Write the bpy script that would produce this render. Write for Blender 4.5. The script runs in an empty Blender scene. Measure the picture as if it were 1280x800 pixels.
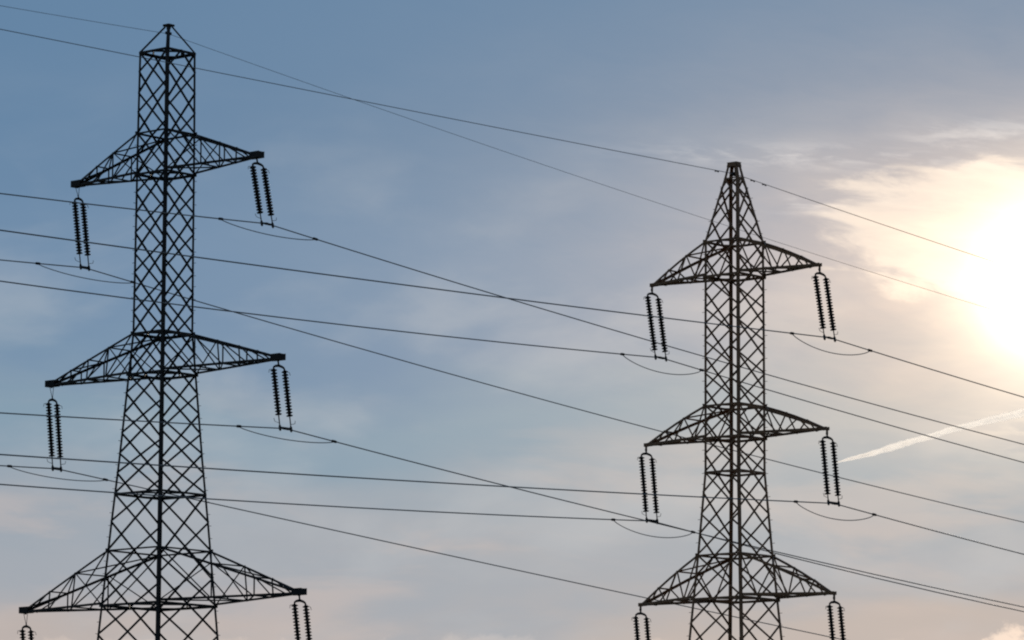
import bpy, bmesh, math, random
from mathutils import Vector, Matrix
random.seed(7)
C = bpy.context.scene
COL = C.collection
R = math.radians

# ------------------------------------------------------------------ camera
CAM_H = 1.6
cam = bpy.data.cameras.new('camera')
cam.sensor_width = 36.0
cam.lens = 147.85
cam.clip_start = 0.1
cam.clip_end = 120000.0
co = bpy.data.objects.new('camera', cam)
COL.objects.link(co)
pitch, roll = R(8.277), R(0.2495)
co.matrix_world = (Matrix.Translation((0, 0, CAM_H)) @ Matrix.Rotation(R(90) + pitch, 4, 'X')
                   @ Matrix.Rotation(roll, 4, 'Z'))
C.camera = co

# ------------------------------------------------------------------ sky
SUN_AZ, SUN_EL = 7.42, 8.74          # degrees: right of the view axis, above the horizon
S = Vector((math.sin(R(SUN_AZ)) * math.cos(R(SUN_EL)), math.cos(R(SUN_AZ)) * math.cos(R(SUN_EL)), math.sin(R(SUN_EL))))

world = bpy.data.worlds.new('World')
C.world = world
world.use_nodes = True
NT = world.node_tree
NT.nodes.clear()


class V:
    """a float socket with arithmetic"""
    def __init__(self, s): self.s = s
    def __add__(a, b): return op('ADD', a, b)
    def __radd__(a, b): return op('ADD', b, a)
    def __sub__(a, b): return op('SUBTRACT', a, b)
    def __rsub__(a, b): return op('SUBTRACT', b, a)
    def __mul__(a, b): return op('MULTIPLY', a, b)
    def __rmul__(a, b): return op('MULTIPLY', b, a)
    def __truediv__(a, b): return op('DIVIDE', a, b)
    def __pow__(a, b): return op('POWER', a, b)


def op(kind, *args, clamp=False):
    n = NT.nodes.new('ShaderNodeMath')
    n.operation = kind
    n.use_clamp = clamp
    for i, a in enumerate(args):
        if isinstance(a, V): NT.links.new(a.s, n.inputs[i])
        else: n.inputs[i].default_value = a
    return V(n.outputs[0])


def sstep(x, a, b):
    n = NT.nodes.new('ShaderNodeMapRange')
    n.interpolation_type = 'SMOOTHSTEP'
    NT.links.new(x.s, n.inputs['Value'])
    n.inputs['From Min'].default_value, n.inputs['From Max'].default_value = (a, b) if a < b else (b, a)
    n.inputs['To Min'].default_value, n.inputs['To Max'].default_value = (0, 1) if a < b else (1, 0)
    return V(n.outputs[0])


def gauss(x, c, w):
    d = (x - c) / w
    return op('EXPONENT', (d * d) * -1.0)


def noise(x, y, scale=1.0, detail=5.0, rough=0.55, dist=0.0, z=0.0):
    c = NT.nodes.new('ShaderNodeCombineXYZ')
    for i, a in enumerate((x, y, z)):
        if isinstance(a, V): NT.links.new(a.s, c.inputs[i])
        else: c.inputs[i].default_value = a
    n = NT.nodes.new('ShaderNodeTexNoise')
    NT.links.new(c.outputs[0], n.inputs['Vector'])
    n.inputs['Scale'].default_value = scale
    n.inputs['Detail'].default_value = detail
    n.inputs['Roughness'].default_value = rough
    n.inputs['Distortion'].default_value = dist
    return V(n.outputs[0])


def lin(r, g, b):
    f = lambda c: (c / 255 / 12.92) if c <= 10 else ((c / 255 + 0.055) / 1.055) ** 2.4
    return (f(r), f(g), f(b), 1.0)


def mixc(fac, a, b, mode='MIX'):
    n = NT.nodes.new('ShaderNodeMix')
    n.data_type = 'RGBA'
    n.blend_type = mode
    n.clamp_factor = False
    for k, x in ((0, fac), (6, a), (7, b)):
        if isinstance(x, V): NT.links.new(x.s, n.inputs[k])
        else: n.inputs[k].default_value = x
    return V(n.outputs[2])


tc = NT.nodes.new('ShaderNodeTexCoord')
nrm = NT.nodes.new('ShaderNodeVectorMath'); nrm.operation = 'NORMALIZE'
NT.links.new(tc.outputs['Generated'], nrm.inputs[0])
sp = NT.nodes.new('ShaderNodeSeparateXYZ')
NT.links.new(nrm.outputs[0], sp.inputs[0])
dx, dy, dz = V(sp.outputs[0]), V(sp.outputs[1]), V(sp.outputs[2])
az = op('ARCTAN2', dx, dy) * 57.29578
el = op('ARCSINE', dz) * 57.29578
dt = NT.nodes.new('ShaderNodeVectorMath'); dt.operation = 'DOT_PRODUCT'
NT.links.new(nrm.outputs[0], dt.inputs[0]); dt.inputs[1].default_value = S
th = op('ARCCOSINE', op('MINIMUM', V(dt.outputs['Value']), 0.9999999)) * 57.29578   # degrees from the sun

sky = NT.nodes.new('ShaderNodeTexSky')
sky.sky_type = 'NISHITA'
sky.sun_disc = False
sky.sun_elevation = R(SUN_EL)
sky.sun_rotation = R(SUN_AZ)
sky.dust_density = 2.0

# thin high cloud veil over the clear sky: blue-grey above, pinkish grey towards the horizon
big = noise(az * 0.16, el * 0.42, 1.0, 4.0, 0.5, z=3.1)
fine = noise(az * 0.5, el * 1.7, 1.0, 6.0, 0.55, 0.3, z=7.7)
elw = el + (big - 0.5) * 3.4 + (fine - 0.5) * 1.2


def ramp(x, stops):
    n = NT.nodes.new('ShaderNodeMapRange')
    NT.links.new(x.s, n.inputs['Value'])
    n.inputs['From Min'].default_value, n.inputs['From Max'].default_value = stops[0][0], stops[-1][0]
    r = NT.nodes.new('ShaderNodeValToRGB')
    cr = r.color_ramp
    cr.interpolation = 'EASE'
    while len(cr.elements) < len(stops): cr.elements.new(0.5)
    for e, (p, c) in zip(cr.elements, stops):
        e.position = (p - stops[0][0]) / (stops[-1][0] - stops[0][0])
        e.color = c
    NT.links.new(n.outputs[0], r.inputs[0])
    return V(r.outputs[0])


c1 = ramp(elw, [(3.6, lin(182, 174, 172)), (4.9, lin(157, 166, 177)), (6.6, lin(125, 153, 174)), (8.4, lin(105, 138, 170)), (11.6, lin(93, 129, 163))])
c6 = mixc(sstep(el, 14.0, 60.0), c1, lin(84, 108, 146))
# broad faint patches of higher cloud, bluish white and pinkish white
pa_ = noise(az * 0.36, el * 0.80 - az * 0.05, 1.0, 5.0, 0.5, 0.2, z=21.0)
pb_ = noise(az * 0.30, el * 1.05 + az * 0.06, 1.0, 5.0, 0.55, 0.4, z=33.0)
c6 = mixc(sstep(pa_, 0.44, 0.74) * sstep(el, 12.5, 7.5) * 0.36, c6, lin(186, 192, 198))
c6 = mixc(sstep(pb_, 0.47, 0.68) * sstep(el, 8.0, 5.0) * 0.45, c6, lin(197, 184, 180))
# lit wisps and the ragged cloud bank round the sun
wisp = noise(az * 0.8, el * 2.6 + az * 0.3, 1.0, 7.0, 0.60, 0.5, z=1.3)
wisp2 = noise(az * 1.1, el * 5.5 + az * 0.5, 1.0, 6.0, 0.60, 0.4, z=4.4)
ea, eb = (az - 6.9) / 2.75, (el - 9.4 + (az - 6.9) * 0.06) / 1.05
bank = sstep(1.12 - (ea * ea + eb * eb) + (wisp - 0.5) * 2.0, 0.0, 0.6)
bank = bank * (wisp2 * 0.9 + 0.5)
streak = sstep(wisp2, 0.42, 0.66) * gauss(el, 10.5 - (az - 4.0) * 0.03, 0.16) * gauss(az, 4.2, 2.0)
streak2 = sstep(wisp2, 0.45, 0.7) * gauss(el, 9.85, 0.12) * gauss(az, 4.05, 0.5)
rim = sstep(wisp2, 0.35, 0.65) * gauss(el, 10.75, 0.2) * sstep(az, 4.8, 6.4)
low = sstep(wisp2, 0.42, 0.64) * gauss(el, 6.75, 0.5) * gauss(az, 7.2, 0.8)
# small lit cumulus tops low in the sky
pn = noise(az * 2.2, el * 3.0, 1.0, 6.0, 0.62, z=9.0)
puff = sstep(pn - (el - 3.95) * 1.5 + gauss(az, 6.75, 0.3) * 0.30 + gauss(az, -0.3, 0.9) * 0.16 - 0.12, 0.42, 0.62)
# forward-scattered glare of the sun in the veil
da, de = (az - SUN_AZ) / 1.9, el - SUN_EL
rr = op('SQRT', da * da + de * de)
soft = (1.0 + (wisp - 0.5) * 0.5 + (fine - 0.5) * 0.3) * (sstep(el, 4.2, 6.9) * 0.62 + 0.38) * (1.0 - sstep(el, 9.9, 11.6) * 0.22)
wide = op('EXPONENT', (rr / 2.15) ** 1.5 * -1.0) * 0.62 * soft
far = op('EXPONENT', (rr / 4.3) ** 2.0 * -1.0) * 0.145 * soft
core = op('EXPONENT', (th / 1.15) ** 1.7 * -1.0) * 1.15 + op('EXPONENT', (th / 0.55) ** 2.0 * -1.0) * 9.0


def scaled(col, k):
    n = NT.nodes.new('ShaderNodeVectorMath'); n.operation = 'SCALE'
    n.inputs[0].default_value = col[:3]
    NT.links.new(k.s, n.inputs['Scale'])
    return V(n.outputs[0])


def vadd(a, b):
    n = NT.nodes.new('ShaderNodeVectorMath'); n.operation = 'ADD'
    NT.links.new(a.s, n.inputs[0]); NT.links.new(b.s, n.inputs[1])
    return V(n.outputs[0])


glow = vadd(scaled((1.0, 0.86, 0.62), core), scaled((1.0, 0.54, 0.17), wide))
glow = vadd(glow, scaled((1.0, 0.80, 0.48), far))
glow = vadd(glow, scaled((0.34, 0.27, 0.175), bank))
glow = vadd(glow, scaled((0.20, 0.18, 0.15), streak + streak2 + rim))
glow = vadd(glow, scaled((0.16, 0.12, 0.07), low))
glow = vadd(glow, scaled((0.42, 0.30, 0.20), puff * (gauss(az, 6.9, 1.2) * 0.8 + 0.2)))
veil = vadd(c6, glow)
bg1 = NT.nodes.new('ShaderNodeBackground')
NT.links.new(veil.s, bg1.inputs['Color'])
bg1.inputs['Strength'].default_value = 1.0
bg2 = NT.nodes.new('ShaderNodeBackground')
NT.links.new(sky.outputs[0], bg2.inputs['Color'])
bg2.inputs['Strength'].default_value = 0.05
mx = NT.nodes.new('ShaderNodeMixShader')
NT.links.new((1.0 - sstep(el, 15.0, 50.0) * 0.5 - 0.02).s, mx.inputs[0])   # the veil thins out overhead
NT.links.new(bg2.outputs[0], mx.inputs[1]); NT.links.new(bg1.outputs[0], mx.inputs[2])
wo = NT.nodes.new('ShaderNodeOutputWorld')
NT.links.new(mx.outputs[0], wo.inputs['Surface'])

sun = bpy.data.lights.new('sun', 'SUN')
sun.energy = 3.0
sun.angle = R(0.5)
sun.color = (1.0, 0.88, 0.72)
so = bpy.data.objects.new('sun', sun)
COL.objects.link(so)
so.rotation_euler = S.to_track_quat('Z', 'Y').to_euler()

C.view_settings.view_transform = 'Standard'
C.view_settings.look = 'None'
C.view_settings.exposure = 0.0
C.view_settings.gamma = 1.0
C.view_settings.use_curve_mapping = False
C.cycles.filter_width = 2.1
C.cycles.use_denoising = False
C.cycles.max_bounces = 4
C.cycles.sample_clamp_indirect = 2.0


# ------------------------------------------------------------------ materials
def material(name, c1, c2, rough=0.6, metal=0.0, scale=3.0, bump=0.0, spec=0.5):
    m = bpy.data.materials.new(name)
    m.use_nodes = True
    t = m.node_tree
    b = t.nodes['Principled BSDF']
    tcn = t.nodes.new('ShaderNodeTexCoord')
    n = t.nodes.new('ShaderNodeTexNoise')
    n.inputs['Scale'].default_value = scale
    n.inputs['Detail'].default_value = 6.0
    n.inputs['Roughness'].default_value = 0.65
    t.links.new(tcn.outputs['Object'], n.inputs['Vector'])
    r = t.nodes.new('ShaderNodeValToRGB')
    r.color_ramp.elements[0].position = 0.35
    r.color_ramp.elements[1].position = 0.7
    r.color_ramp.elements[0].color = (*c1, 1)
    r.color_ramp.elements[1].color = (*c2, 1)
    t.links.new(n.outputs[0], r.inputs[0])
    t.links.new(r.outputs[0], b.inputs['Base Color'])
    b.inputs['Roughness'].default_value = rough
    b.inputs['Metallic'].default_value = metal
    b.inputs['Specular IOR Level'].default_value = spec
    if bump:
        bp = t.nodes.new('ShaderNodeBump')
        bp.inputs['Strength'].default_value = bump
        t.links.new(n.outputs[0], bp.inputs['Height'])
        t.links.new(bp.outputs[0], b.inputs['Normal'])
    return m


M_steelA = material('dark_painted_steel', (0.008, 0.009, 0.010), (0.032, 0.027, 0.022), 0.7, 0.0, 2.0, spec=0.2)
M_steelB = material('glare_tinted_steel', (0.13, 0.070, 0.034), (0.27, 0.135, 0.062), 0.7, 0.0, 1.6, spec=0.35)  # lighter brown base colour stands in for sun glare veiling the steel
M_fit = material('galvanised_fitting', (0.018, 0.018, 0.018), (0.04, 0.037, 0.035), 0.75, 0.0, 8.0, spec=0.1)
M_por = material('glazed_insulator', (0.014, 0.011, 0.010), (0.030, 0.020, 0.015), 0.6, 0.0, 6.0, spec=0.12)
M_wire = material('weathered_aluminium', (0.12, 0.12, 0.12), (0.20, 0.20, 0.20), 0.6, 0.0, 1.0)
M_conc = material('concrete', (0.24, 0.23, 0.21), (0.36, 0.35, 0.33), 0.9, 0.0, 5.0, 0.2)
M_grass = material('meadow_grass', (0.035, 0.055, 0.018), (0.085, 0.095, 0.035), 0.95, 0.0, 0.15, 0.3)


# ------------------------------------------------------------------ mesh helpers
class MB:
    def __init__(self): self.v = []; self.f = []
    def add(self, vs, fs):
        k = len(self.v)
        self.v += [tuple(p) for p in vs]
        self.f += [tuple(i + k for i in q) for q in fs]

    def angle(self, p, q, size, d1, d2, t=0.012):
        """steel L-section from p to q; the flanges run from the line towards d1 and d2"""
        p, q = Vector(p), Vector(q)
        ax = (q - p).normalized()
        a = Vector(d1); a = (a - ax * a.dot(ax)).normalized()
        b = Vector(d2); b = (b - ax * b.dot(ax)); b = (b - a * b.dot(a)).normalized()
        sec = [(0, 0), (size, 0), (size, t), (t, t), (t, size), (0, size)]
        vs = [e + a * x + b * y for e in (p, q) for x, y in sec]
        fs = [(i, (i + 1) % 6, 6 + (i + 1) % 6, 6 + i) for i in range(6)]
        fs += [(0, 3, 2, 1), (0, 5, 4, 3), (6, 7, 8, 9), (6, 9, 10, 11)]
        self.add(vs, fs)

    def brace(self, p, q, size, nrm):
        """T-section lying in the face with outward normal nrm, centred on the line"""
        p, q = Vector(p), Vector(q)
        ax = (q - p).normalized()
        n = Vector(nrm); n = (n - ax * n.dot(ax)).normalized()
        s = ax.cross(n)
        t, h = 0.005, size * 0.5
        sec = [(-h, 0), (h, 0), (h, -2 * t), (t, -2 * t), (t, -size), (-t, -size), (-t, -2 * t), (-h, -2 * t)]
        vs = [e + s * x + n * y for e in (p, q) for x, y in sec]
        fs = [(i, (i + 1) % 8, 8 + (i + 1) % 8, 8 + i) for i in range(8)]
        fs += [(0, 7, 2, 1), (7, 6, 3, 2), (6, 5, 4, 3), (8, 9, 10, 15), (15, 10, 11, 14), (14, 11, 12, 13)]
        self.add(vs, fs)

    def box(self, c, ex, ey, ez):
        c, ex, ey, ez = Vector(c), Vector(ex), Vector(ey), Vector(ez)
        vs = [c + ex * i + ey * j + ez * k for i in (-1, 1) for j in (-1, 1) for k in (-1, 1)]
        self.add(vs, [(0, 1, 3, 2), (4, 6, 7, 5), (0, 4, 5, 1), (2, 3, 7, 6), (0, 2, 6, 4), (1, 5, 7, 3)])

    def tube(self, pts, r, n=8, cap=True):
        pts = [Vector(p) for p in pts]
        rs = r if isinstance(r, (list, tuple)) else [r] * len(pts)
        rings = []
        ref = None
        for i, p in enumerate(pts):
            d = (pts[min(i + 1, len(pts) - 1)] - pts[max(i - 1, 0)]).normalized()
            if ref is None:
                ref = Vector((0, 0, 1)) if abs(d.z) < 0.8 else Vector((1, 0, 0))
            a = (ref - d * ref.dot(d)).normalized()
            ref = a
            b = d.cross(a)
            rings.append([p + (a * math.cos(6.28318 * k / n) + b * math.sin(6.28318 * k / n)) * rs[i] for k in range(n)])
        vs = [x for r_ in rings for x in r_]
        fs = [(i * n + k, i * n + (k + 1) % n, (i + 1) * n + (k + 1) % n, (i + 1) * n + k)
              for i in range(len(pts) - 1) for k in range(n)]
        if cap:
            fs += [tuple(range(n - 1, -1, -1)), tuple((len(pts) - 1) * n + k for k in range(n))]
        self.add(vs, fs)

    def lathe(self, prof, n=16):
        """profile of (radius, z) turned about the local z axis"""
        vs = [(r * math.cos(6.28318 * k / n), r * math.sin(6.28318 * k / n), z) for r, z in prof for k in range(n)]
        fs = [(i * n + k, i * n + (k + 1) % n, (i + 1) * n + (k + 1) % n, (i + 1) * n + k)
              for i in range(len(prof) - 1) for k in range(n)]
        fs += [tuple(range(n - 1, -1, -1)), tuple((len(prof) - 1) * n + k for k in range(n))]
        self.add(vs, fs)

    def mesh(self, name, mat, smooth=False):
        me = bpy.data.meshes.new(name)
        me.from_pydata(self.v, [], self.f)
        bm = bmesh.new(); bm.from_mesh(me)
        bmesh.ops.recalc_face_normals(bm, faces=bm.faces)
        bm.to_mesh(me); bm.free()
        if smooth:
            for p in me.polygons: p.use_smooth = True
        me.materials.append(mat)
        return me

    def build(self, name, mat, parent=None, smooth=False):
        return link(name, self.mesh(name, mat, smooth), parent)


def link(name, me, parent=None):
    o = bpy.data.objects.new(name, me)
    COL.objects.link(o)
    if parent: o.parent = parent
    return o


def thing(name, label, cat, loc=(0, 0, 0), rz=0.0, group=None):
    o = bpy.data.objects.new(name, None)
    o.empty_display_size = 0.5
    COL.objects.link(o)
    o.location = loc
    o.rotation_euler = (0, 0, rz)
    return tag(o, label, cat, group)


def tag(o, label, cat, group=None):
    o['label'] = label
    o['category'] = cat
    if group: o['group'] = group
    return o


# ------------------------------------------------------------------ ground
g = MB()
rings = [0, 40, 90, 160, 260, 420, 700, 1200, 2500, 6000, 20000]
NA = 72
gv = [(0, 0, 0)]
for r in rings[1:]:
    for k in range(NA):
        a = 6.28318 * k / NA
        gv.append((r * math.cos(a), r * math.sin(a), 0.0))
gf = [(0, 1 + k, 1 + (k + 1) % NA) for k in range(NA)]
for i in range(len(rings) - 2):
    b0, b1 = 1 + i * NA, 1 + (i + 1) * NA
    gf += [(b0 + k, b1 + k, b1 + (k + 1) % NA, b0 + (k + 1) % NA) for k in range(NA)]
g.add(gv, gf)
ground = g.build('ground', M_grass)
ground['kind'] = 'structure'

# ------------------------------------------------------------------ pylons
# local axes of a pylon: x = along the crossarms (right, towards the camera), y = along the line (right, away)
PHI = 0.7125
POS = {'A': (-13.077, 156.0), 'B': (8.665, 162.0)}
SGN = [(-1, -1), (1, -1), (1, 1), (-1, 1)]


def interp(tab, z):
    if z >= tab[0][0]: return tab[0][1:]
    for (z1, *a), (z0, *b) in zip(tab, tab[1:]):
        if z >= z0:
            t = (z - z0) / (z1 - z0)
            return tuple(y + (x - y) * t for x, y in zip(a, b))
    return tab[-1][1:]


def lattice_face(mb, corner, i, j, levels, stagger, size):
    """crossed angle braces between legs i and j"""
    def pt(k, z): return corner(k, z)
    n = Vector((SGN[i][0] + SGN[j][0], SGN[i][1] + SGN[j][1], 0)).normalized()
    inn = -n * 0.012
    if not stagger:
        pans = list(zip(levels, levels[1:]))
    else:
        m = [(a + b) / 2 for a, b in zip(levels, levels[1:])]
        pans = list(zip(m, m[1:]))
        for ze, zm in ((levels[0], m[0]), (levels[-1], m[-1])):
            c = (pt(i, ze) + pt(j, ze)) / 2
            for k in (i, j): mb.brace(pt(k, zm), c, size, n)
    for za, zb in pans:
        mb.brace(pt(i, za), pt(j, zb), size, n)
        mb.brace(pt(j, za) + inn, pt(i, zb) + inn, size, n)


def ring_frame(corner, z, size, plan, depth=0.0):
    mb = MB()
    cs = [corner(k, z) for k in range(4)]
    for k in range(4):
        a, b = cs[k], cs[(k + 1) % 4]
        n = Vector((SGN[k][0] + SGN[(k + 1) % 4][0], SGN[k][1] + SGN[(k + 1) % 4][1], 0)).normalized()
        mb.angle(a + n * 0.014, b + n * 0.014, size, (0, 0, -1), -n)
    if plan:
        mids = [(cs[k] + cs[(k + 1) % 4]) / 2 for k in range(4)]
        for k in range(4):
            mb.brace(mids[k] - Vector((0, 0, 0.03)), mids[(k + 1) % 4] - Vector((0, 0, 0.03)), size * 0.7, (0, 0, 1))
    return mb


def crossarm(root, corner, side, zt, zb, tip_u, tip_z, style, mat, fr):
    """one side of a crossarm: four chords running from the body to the tip, braced on every face"""
    ks = (1, 2) if side > 0 else (0, 3)                    # legs at v = -w and +w
    vw = 0.13 if style == 'A' else 0.07                    # half width at the tip
    th = 0.10 if style == 'A' else 0.05                    # half height at the tip
    tip = Vector((side * tip_u, 0, tip_z))
    back = 0.26 if style == 'A' else 0.12
    T, B = [], []
    for k, sv in zip(ks, (-1, 1)):
        a = corner(k, zt); e = tip + Vector((-side * back, sv * vw, th))
        T.append((a, e))
        a = corner(k, zb); e = tip + Vector((-side * back, sv * vw, -th))
        B.append((a, e))
    chord, br = (0.08, 0.050) if style == 'A' else (0.095, 0.058)
    arm = MB()
    bow = 0.01 if style == 'A' else 0.06
    def P(seg, t):
        p = seg[0] + (seg[1] - seg[0]) * t
        if seg in T: p = p + Vector((0, 0, bow * 4 * t * (1 - t)))      # the upper chords bow out a little
        return p
    up, dn = Vector((0, 0, 1)), Vector((0, 0, -1))
    for s, sv in ((0, -1), (1, 1)):
        nv = Vector((0, sv, 0))
        prev = 0.0
        for q, t in enumerate(fr):
            if style == 'A':
                if t < 1: arm.brace(P(T[s], t), P(B[s], t), br, nv)
                arm.brace(P(T[s], prev), P(B[s], t) if t < 1 else P(B[s], .97), br, nv)
                if q == 0:
                    arm.brace(P(B[s], prev), P(T[s], t), br * 0.85, nv)
            else:
                mid = (prev + t) / 2
                arm.brace(P(T[s], prev), P(B[s], mid), br, nv)
                arm.brace(P(B[s], mid), P(T[s], t), br, nv)
            prev = t
    prev = 0.0
    for q, t in enumerate(fr):                             # bottom and top faces
        if t < 1:
            arm.brace(P(B[0], t), P(B[1], t), br, dn)
            arm.brace(P(T[0], t), P(T[1], t), br, up)
        i = q % 2
        arm.brace(P(B[i], prev), P(B[1 - i], t), br, dn)
        arm.brace(P(T[1 - i], prev), P(T[i], t), br, up)
        if style == 'B':
            arm.brace(P(B[1 - i], prev) + up * .02, P(B[i], t) + up * .02, br, dn)
        prev = t
    # an inner diagonal from the body down to the arm (seen through the side faces)
    arm.brace((corner(ks[0], zt) + corner(ks[1], zt)) / 2, (P(B[0], fr[0]) + P(B[1], fr[0])) / 2, br, (0, 1, 0))
    o = arm.build('crossarm', mat, root)
    for seg, dz in ((T[0], -1), (T[1], -1), (B[0], 1), (B[1], 1)):
        c = MB()
        sv = -1 if seg[1].y < 0 else 1
        for q in range(4):
            c.angle(P(seg, q / 4), P(seg, q / 4 + 0.25), chord, (0, 0, dz), (0, -sv, 0))
        c.build('chord', mat, o)
    tp = MB()
    if style == 'A':
        for sv in (-1, 1):                                 # two gusset plates, an end channel and a bottom plate
            tp.box(tip + Vector((-side * 0.02, sv * (vw + 0.012), 0)), (0.25, 0, 0), (0, 0.010, 0), (0, 0, 0.12))
        tp.box(tip + Vector((side * 0.22, 0, 0)), (0.012, 0, 0), (0, vw, 0), (0, 0, 0.105))
        tp.box(tip + Vector((-side * 0.03, 0, -0.112)), (0.28, 0, 0), (0, vw, 0), (0, 0, 0.010))
        tp.box(tip + Vector((-side * 0.10, 0, 0.112)), (0.20, 0, 0), (0, vw, 0), (0, 0, 0.010))
    else:
        for sv in (-1, 1):
            tp.box(tip + Vector((-side * 0.10, sv * (vw + 0.012), 0.0)), (0.15, 0, 0), (0, 0.010, 0), (0, 0, 0.06))
        tp.box(tip + Vector((0.0, 0, -0.04)), (0.06, 0, 0), (0, vw, 0), (0, 0, 0.035))
        tp.box(tip + Vector((0.0, 0, -0.16)), (0.045, 0, 0), (0, 0.012, 0), (0, 0, 0.10))
    tp.build('tip_plate', mat, o)


def pylon(which, label, widths, levels, arms, rings, mat, leg, br):
    x, y = POS[which]
    root = thing('lattice_pylon', label, 'pylon', (x, y, 0), -PHI, 'high voltage pylons')
    def corner(k, z):
        a, b = interp(widths, z)
        return Vector((SGN[k][0] * a, SGN[k][1] * b, z))
    zs = [w[0] for w in widths]
    for k in range(4):
        mb = MB()
        for za, zb in zip(zs, zs[1:]):
            mb.angle(corner(k, za), corner(k, zb), leg if za > 15 else leg * 1.15, (-SGN[k][0], 0, 0), (0, -SGN[k][1], 0), 0.014)
        if k in (0, 2):                                    # step bolts up two of the legs
            z, sw = 3.0, 1
            while z < zs[1]:
                c = corner(k, z)
                d = Vector((SGN[k][0], 0, 0)) if sw > 0 else Vector((0, SGN[k][1], 0))
                o_ = Vector((0, -SGN[k][1] * 0.05, 0)) if sw > 0 else Vector((-SGN[k][0] * 0.05, 0, 0))
                mb.tube([c + o_, c + o_ + d * 0.15], 0.010, 6)
                z += 0.45; sw = -sw
        mb.build('leg', mat, root)
        ft = MB()
        c = corner(k, 0)
        ft.box(c + Vector((0, 0, 0.11)), (0.45, 0, 0), (0, 0.45, 0), (0, 0, 0.22))
        ft.build('footing', M_conc, root)
    for i, j, st in ((0, 1, False), (1, 2, True), (2, 3, False), (3, 0, True)):
        mb = MB()
        lattice_face(mb, corner, i, j, levels, st, br)
        mb.build('bracing', mat, root)
    for z, size, plan in rings:
        ring_frame(corner, z, size, plan).build('ring_frame', mat, root)
    for zt, zb, ul, ur, tz, fr in arms:
        crossarm(root, corner, -1, zt, zb, ul, tz, which, mat, fr)
        crossarm(root, corner, 1, zt, zb, ur, tz, which, mat, fr)
        for k in range(4):                                 # gusset plates where the arm chords meet the legs
            for z in (zt, zb):
                gp = MB()
                c = corner(k, z)
                gp.box(c + Vector((SGN[k][0] * 0.004, SGN[k][1] * 0.016, -0.02)), (0.07, 0, 0), (0, 0.006, 0), (0, 0, 0.075))
                gp.build('gusset_plate', mat, root)
    return root, corner


WA = [(34.466, .752, .752), (31.356, .776, .776), (26.057, .794, .794), (23.737, .805, .805), (18.989, 1.115, 1.115),
      (16.563, 1.296, 1.296), (12.248, 1.594, 1.594), (0.0, 2.46, 2.46)]
LA = [34.466, 32.91, 31.356, 29.80, 28.284, 26.768, 25.252, 23.737, 22.20, 20.70, 19.20, 17.70, 15.58, 13.55,
      11.3, 8.7, 5.9, 3.0, 0.3]
ringsA = [(34.466, .10, True), (31.356, .07, False), (29.80, .09, True), (23.737, .10, True), (22.20, .09, True),
          (17.70, .08, True), (15.58, .06, False), (13.55, .09, True)]
armsA = [(31.356, 29.80, 4.80, 4.80, 29.96, (0.42, 0.70, 1.0)),
         (23.737, 22.20, 6.02, 6.02, 22.32, (0.30, 0.56, 0.78, 1.0)),
         (15.58, 13.55, 7.22, 7.22, 13.69, (0.40, 0.72, 1.0))]
pa, cornerA = pylon('A', 'near black left lattice pylon with a square frame and small pyramid cap on top', WA, LA, armsA, ringsA, M_steelA, 0.098, 0.080)

WB = [(31.40, .20, .13), (30.82, .335, .20), (28.297, .825, .825), (24.576, .838, .838), (19.26, .845, .845), (16.152, 1.044, 1.044), (12.755, 1.293, 1.293), (0.0, 2.2, 2.2)]
LB = [30.82, 29.90, 28.297, 26.94, 25.667, 24.395, 23.122, 21.85, 20.60, 19.26, 17.62, 16.03, 14.35, 12.4, 10.2, 7.8, 5.2, 2.6, 0.3]
ringsB = [(31.40, .07, False), (30.82, .05, False), (28.297, .08, True), (26.94, .09, True), (21.85, .08, True), (20.60, .09, True),
          (19.26, .08, True), (16.03, .07, True), (14.35, .09, True)]
armsB = [(28.297, 26.94, 4.126, 4.126, 26.98, (0.36, 0.70, 1.0)),
         (21.85, 20.60, 4.43, 4.43, 20.63, (0.36, 0.70, 1.0)),
         (16.03, 14.35, 4.713, 4.713, 14.34, (0.36, 0.70, 1.0))]
pb, cornerB = pylon('B', 'brownish right lattice pylon tapering to a narrow flat peak, beside the sun glare', WB, LB, armsB, ringsB, M_steelB, 0.105, 0.074)

# cap of the left pylon: four stays to a small apex plate, a clamp for the earth wire below it
AP = Vector((0.04, 0.0, 35.50))
for k in range(4):
    mb = MB()
    a, b = cornerA(k, 34.466), AP + Vector((SGN[k][0] * 0.11, SGN[k][1] * 0.11, -0.03))
    mb.angle(a, b, 0.075, (-SGN[k][0], 0, 0), (0, -SGN[k][1], 0))
    mb.build('cap_stay', M_steelA, pa)
mb = MB()
mb.box(AP, (0.16, 0, 0), (0, 0.16, 0), (0, 0, 0.035))
mb.box(AP + Vector((0, 0, -0.09)), (0.11, 0, 0), (0, 0.010, 0), (0, 0, 0.055))
mb.build('apex_plate', M_steelA, pa)
mb = MB()
mb.tube([AP + Vector((0, 0, -0.12)), (0.035, 0, 35.24)], 0.025)
mb.box((0.033, 0, 35.20), (0.035, 0, 0), (0, 0.14, 0), (0, 0, 0.05))
mb.build('earth_wire_clamp', M_fit, pa)
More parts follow.
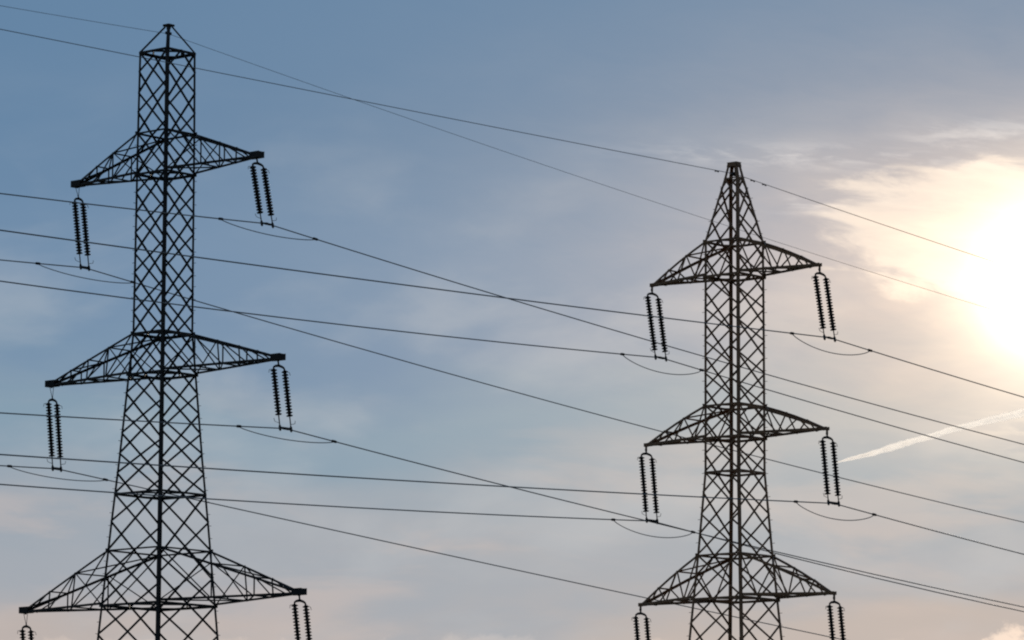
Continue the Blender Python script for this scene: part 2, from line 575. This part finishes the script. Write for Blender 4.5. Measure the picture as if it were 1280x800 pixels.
# peak of the right pylon: plates round the narrow top
for i, j in ((0, 1), (1, 2), (2, 3), (3, 0)):
    mb = MB()
    n = Vector((SGN[i][0] + SGN[j][0], SGN[i][1] + SGN[j][1], 0)).normalized() * 0.02
    c = [cornerB(i, 31.41) + n, cornerB(j, 31.41) + n, cornerB(j, 31.26) + n, cornerB(i, 31.26) + n]
    m = n * 0.4
    mb.add(c + [p + m for p in c], [(0, 1, 2, 3), (7, 6, 5, 4), (0, 4, 5, 1), (1, 5, 6, 2), (2, 6, 7, 3), (3, 7, 4, 0)])
    mb.build('cap_plate', M_steelB, pb)
mb = MB()
mb.box((0, 0, 31.425), (0.24, 0, 0), (0, 0.16, 0), (0, 0, 0.010))
mb.build('cap_plate', M_steelB, pb)
mb = MB()
mb.tube([(0.03, 0, 31.40), (0.05, 0, 31.04)], 0.028)
mb.box((0.052, 0, 30.96), (0.05, 0, 0), (0, 0.17, 0), (0, 0, 0.07))
mb.build('earth_wire_clamp', M_fit, pb)

# ------------------------------------------------------------------ insulator sets
dm = MB()
dm.lathe([(0.030, 0.055), (0.042, 0.045), (0.045, 0.012), (0.075, 0.004), (0.116, -0.010), (0.126, -0.024), (0.120, -0.034),
          (0.085, -0.022), (0.06, -0.03), (0.03, -0.024)], 18)
DISC = dm.mesh('disc', M_por, True)
PITCH = 0.118


def world_pt(which, u, v, z):
    c, s = math.cos(PHI), math.sin(PHI)
    x, y = POS[which]
    return Vector((x + u * c + v * s, y - u * s + v * c, z))


def insulator(which, hang, clamp, hook, label):
    """hang / clamp = (u, z) of the arm tip and of the conductor clamp; hook = length of the hanger"""
    h, c = world_pt(which, hang[0], 0, hang[1]), world_pt(which, clamp[0], 0, clamp[1])
    root = thing('insulator_set', label, 'insulator', h, 0, 'twin insulator strings on the crossarm tips')
    zc = (h - c).normalized()                              # local z runs up the string
    yc = Vector((math.sin(PHI), math.cos(PHI), 0)); yc = (yc - zc * yc.dot(zc)).normalized()
    xc = yc.cross(zc)
    root.rotation_euler = Matrix((xc, yc, zc)).transposed().to_euler()
    L = (h - c).length
    g = 0.33 if which == 'B' else (0.29 if hang[0] > 0 else 0.215)   # half spacing of the twin strings
    y0 = -hook
    mb = MB()                                              # hanger: shackle and two links
    if hook > 0.3:
        for s in (-1, 1):
            mb.tube([(0, s * 0.10, 0.06), (0, s * 0.02, y0 + 0.14)], 0.011)
        mb.tube([(0, 0, y0 + 0.16), (0, 0, y0)], 0.024)
    else:
        mb.tube([(0, 0, 0.10), (0, 0, y0)], 0.032)
    mb.lathe([(0.02, 0.09), (0.05, 0.07), (0.05, 0.03), (0.02, 0.01)], 10)
    mb.build('hanger', M_fit, root)
    yk = MB()                                              # arched upper yoke
    pts = [(0, g, y0 - 0.13), (0, g * 0.93, y0 - 0.06), (0, g * 0.62, y0 - 0.015), (0, 0, y0 + 0.02),
           (0, -g * 0.62, y0 - 0.015), (0, -g * 0.93, y0 - 0.06), (0, -g, y0 - 0.13)]
    yk.tube(pts, [0.03, 0.036, 0.045, 0.055, 0.045, 0.036, 0.03])
    yk.build('upper_yoke', M_fit, root)
    top = y0 - 0.12
    bot = -L + 0.02
    span = top - bot
    pitch_ = PITCH
    NDISC = int((span * (0.87 if which == 'A' else 0.93) - 0.05) / PITCH)
    for s in (-1, 1):
        st = MB()
        st.tube([(0, s * g, top + 0.02), (0, s * g, bot - 0.10)], 0.022)
        st.tube([(0, s * g, top - 0.02), (0, s * g, top - 0.09 - (NDISC - 1) * pitch_)], 0.060, 10)
        e = bot
        st.tube([(0, s * g, e + 0.09), (0, s * g, e + 0.03), (0, s * g, e - 0.08), (0, s * g, e - 0.13)], [0.03, 0.05, 0.05, 0.025])
        so_ = st.build('insulator_string', M_fit, root)
        for q in range(NDISC):
            d = link('disc', DISC, so_)
            d.location = (0, s * g, top - 0.05 - q * pitch_)
    lk = MB()
    lk.box((0, 0, bot), (0.012, 0, 0), (0, g + 0.03, 0), (0, 0, 0.03))
    lk.build('lower_yoke', M_fit, root)
    for s in (-1, 1):                                      # arcing horns, thin curved rods at both ends
        for zz, dr in ((top - 0.02, -1), (bot + 0.16, 1)):
            hn = MB()
            hn.tube([(0, s * g, zz), (0, s * (g + 0.12), zz + 0.02 * dr), (0, s * (g + 0.24), zz + 0.05 * dr), (0, s * (g + 0.27), zz + 0.16 * dr)], 0.010, 6)
            hn.build('arcing_horn', M_fit, root)
    return root


side = {'r': 'right', 'l': 'left'}
lvl = {1: 'top', 2: 'middle', 3: 'bottom'}
INS = {
    'A1r': ((4.80, 29.78), (5.37, 27.30), 0.16), 'A1l': ((-4.80, 29.78), (-4.31, 26.66), 0.42),
    'A2r': ((6.02, 22.14), (6.43, 19.66), 0.16), 'A2l': ((-6.02, 22.14), (-5.645, 19.02), 0.46),
    'A3r': ((7.22, 13.51), (7.60, 11.02), 0.16), 'A3l': ((-7.22, 13.51), (-6.85, 10.38), 0.46),
    'B1r': ((4.126, 26.74), (4.58, 24.08), 0.12), 'B1l': ((-4.126, 26.74), (-3.685, 24.03), 0.12),
    'B2r': ((4.43, 20.39), (4.717, 17.75), 0.12), 'B2l': ((-4.43, 20.39), (-4.135, 17.61), 0.12),
    'B3r': ((4.713, 14.10), (5.00, 11.46), 0.12), 'B3l': ((-4.713, 14.10), (-4.42, 11.33), 0.12),
}
PN = {'A': 'left pylon', 'B': 'right pylon'}
for k, (h, c, hook) in INS.items():
    txt = "twin insulator string under the %s tip of the %s's %s crossarm" % (side[k[2]], PN[k[0]], lvl[int(k[1])])
    insulator(k[0], h, c, hook, txt)

# ------------------------------------------------------------------ wires
# (u, z) of the clamp and the two catenary coefficients (slope, curvature) on either side of the pylon
WIRES = {
    'A0': ((0.033, 35.18), (-.0605, .00042), (-.1146, .00036)),
    'B0': ((0.054, 30.97), (-.0328, .00005), (-.0958, .00029)),
    'A1r': ((5.368, 27.32), (-.0670, .00051), (-.1102, .00042)),
    'A1l': ((-4.31, 26.65), (-.0646, .00050), (-.1140, .00038)),
    'A2r': ((6.432, 19.66), (-.0652, .00033), (-.1061, .00041)),
    'A2l': ((-5.646, 19.015), (-.0513, .00050), (-.0899, .00010)),
    'A3r': ((7.60, 11.02), (-.060, .00040), (-.100, .00040)),
    'A3l': ((-6.85, 10.38), (-.055, .00050), (-.100, .00030)),
    'B1l': ((-3.685, 24.04), (-.0573, .00043), (-.1024, .00043)),
    'B1r': ((4.580, 24.10), (-.0484, .00016), (-.0977, .00046)),
    'B2l': ((-4.135, 17.60), (-.0593, .00037), (-.1073, .00072)),
    'B2r': ((4.717, 17.74), (-.0574, .00017), (-.1007, .00048)),
    'B3l': ((-4.42, 11.33), (-.058, .00035), (-.103, .00050)),
    'B3r': ((5.00, 11.46), (-.056, .00030), (-.100, .00048)),
}
LEAN = 0.05


def wire(key, at, cl, cr):
    which = key[0]
    earth = key[1] == '0'
    P0 = world_pt(which, at[0], 0, at[1])
    def pos(t):                                            # t < 0 towards the left span, t > 0 towards the right span
        sg = -1 if t < 0 else 1
        a, b = cl if t < 0 else cr
        s = abs(t)
        n = math.hypot(1, LEAN)
        p = world_pt(which, at[0] + s * LEAN / n, sg * s / n, 0)
        return Vector((p.x, p.y, at[1] + a * s + b * s * s))
    ts = [-170 + 4 * i for i in range(40)] + [-10, -8, -6, -4.5, -3, -2, -1.2, -.6, -.25, 0, .25, .6, 1.2, 2, 3, 4.5, 6, 8, 10] + [14 + 4 * i for i in range(57)]
    if earth:
        txt = 'thin earth wire strung from the very top of the %s' % PN[which]
        name, cat = 'earth_wire', 'earth wire'
    else:
        txt = "conductor wire hung below the %s end of the %s's %s crossarm" % (side[key[2]], PN[which], lvl[int(key[1])])
        name, cat = 'conductor_wire', 'power line'
    root = thing(name, txt, cat, P0, 0, 'overhead wires of the power line')
    mb = MB()
    mb.tube([pos(t) - P0 for t in ts], (0.013 if which == 'B' else 0.009) if earth else 0.022, 8)
    mb.build('strand', M_wire, root, True)
    dn = Vector((0, 0, -1))
    if not earth:
        t0, t1 = -2.55, 2.45
        lp = MB()
        a, b = pos(t0), pos(t1)
        pts = []
        for i in range(25):
            q = i / 24
            p = a.lerp(b, q)
            p.z -= (0.19 if which == 'A' else 0.40) * (4 * q * (1 - q)) ** 0.8 + 0.02
            pts.append(p - P0)
        lp.tube(pts, 0.017, 8)
        lo = lp.build('festoon_damper', M_wire, root, True)
        for t in (t0, t1):
            cm = MB()
            p, q = pos(t - 0.14) - P0, pos(t + 0.14) - P0
            cm.tube([p, p.lerp(q, .2), p.lerp(q, .8), q], [0.025, 0.05, 0.05, 0.025], 8)
            cm.build('damper_clamp', M_fit, lo)
        cl_ = MB()
        p, q = pos(-0.22) - P0, pos(0.22) - P0
        cl_.tube([p, p * 0.5, Vector((0, 0, 0)), q * 0.5, q], [0.024, 0.045, 0.05, 0.045, 0.024], 8)
        cl_.build('suspension_clamp', M_fit, root)
    else:
        for t in ((-1.25, 1.05, 1.75) if which == 'B' else ()):
            w = MB()
            p = pos(t) - P0
            d = (pos(t + 0.1) - pos(t - 0.1)).normalized()
            w.tube([p, p + dn * 0.035], 0.014)
            w.tube([p + dn * .035 - d * .12, p + dn * .035 - d * .11, p + dn * .035 - d * .07, p + dn * .035 - d * .06,
                    p + dn * .035 + d * .06, p + dn * .035 + d * .07, p + dn * .035 + d * .11, p + dn * .035 + d * .12],
                   [.015, .030, .030, .012, .012, .030, .030, .015])
            w.build('vibration_damper', M_fit, root)
    return root


for k, (at, l, r) in WIRES.items():
    wire(k, at, l, r)

# ------------------------------------------------------------------ contrail far behind the pylons
def sky_pt(a, e, dist):
    a, e = R(a), R(e)
    return Vector((math.sin(a) * math.cos(e), math.cos(a) * math.cos(e), math.sin(e))) * dist


FAR = 42000.0
ks = [(4.42, 6.33, 0.02), (4.62, 6.385, .5), (4.9, 6.45, .72), (5.25, 6.555, .95), (5.5, 6.63, .9), (5.75, 6.69, .85), (5.95, 6.76, .9), (6.25, 6.83, .8), (6.6, 6.915, .95),
      (7.0, 7.0, 1.15), (7.4, 7.1, 1.3), (7.9, 7.22, 1.3), (8.6, 7.40, 1.1), (9.2, 7.55, .6), (9.5, 7.62, 0.02)]
org = sky_pt(6.8, 6.96, FAR)
pts, rad = [], []
for (a0, e0, r0), (a1, e1, r1) in zip(ks, ks[1:]):
    for q in range(6):
        t = q / 6
        pts.append(sky_pt(a0 + (a1 - a0) * t, e0 + (e1 - e0) * t, FAR) - org)
        rad.append((r0 + (r1 - r0) * t) * 43.0 * random.uniform(0.84, 1.14))
ct = MB()
ct.tube(pts, rad, 20, cap=False)
mc = bpy.data.materials.new('ice_cloud')
mc.use_nodes = True
t = mc.node_tree
t.nodes.clear()
tcn = t.nodes.new('ShaderNodeTexCoord')
nz = t.nodes.new('ShaderNodeTexNoise')
nz.inputs['Scale'].default_value = 0.006
nz.inputs['Detail'].default_value = 6.0
t.links.new(tcn.outputs['Object'], nz.inputs['Vector'])
lw = t.nodes.new('ShaderNodeLayerWeight')                 # thinner towards the edge of the round plume
lw.inputs['Blend'].default_value = 0.5
def m_(kind, x, y):
    n = t.nodes.new('ShaderNodeMath'); n.operation = kind; n.use_clamp = True
    for i, v in enumerate((x, y)):
        if isinstance(v, float): n.inputs[i].default_value = v
        else: t.links.new(v, n.inputs[i])
    return n.outputs[0]
thick = m_('POWER', m_('SUBTRACT', 1.0, lw.outputs['Facing']), 1.8)
dens = m_('MULTIPLY', m_('MULTIPLY', thick, 1.0), m_('ADD', nz.outputs[0], 0.25))
tr = t.nodes.new('ShaderNodeBsdfTransparent')
tl = t.nodes.new('ShaderNodeBsdfTranslucent'); tl.inputs['Color'].default_value = (1.0, 0.985, 0.94, 1)
mxs = t.nodes.new('ShaderNodeMixShader')
t.links.new(dens, mxs.inputs[0]); t.links.new(tr.outputs[0], mxs.inputs[1]); t.links.new(tl.outputs[0], mxs.inputs[2])
ou = t.nodes.new('ShaderNodeOutputMaterial')
t.links.new(mxs.outputs[0], ou.inputs['Surface'])
con = ct.build('contrail', mc, None, True)
con.location = org
tag(con, 'white contrail slanting up to the right, low in the sky below the sun glare', 'contrail')
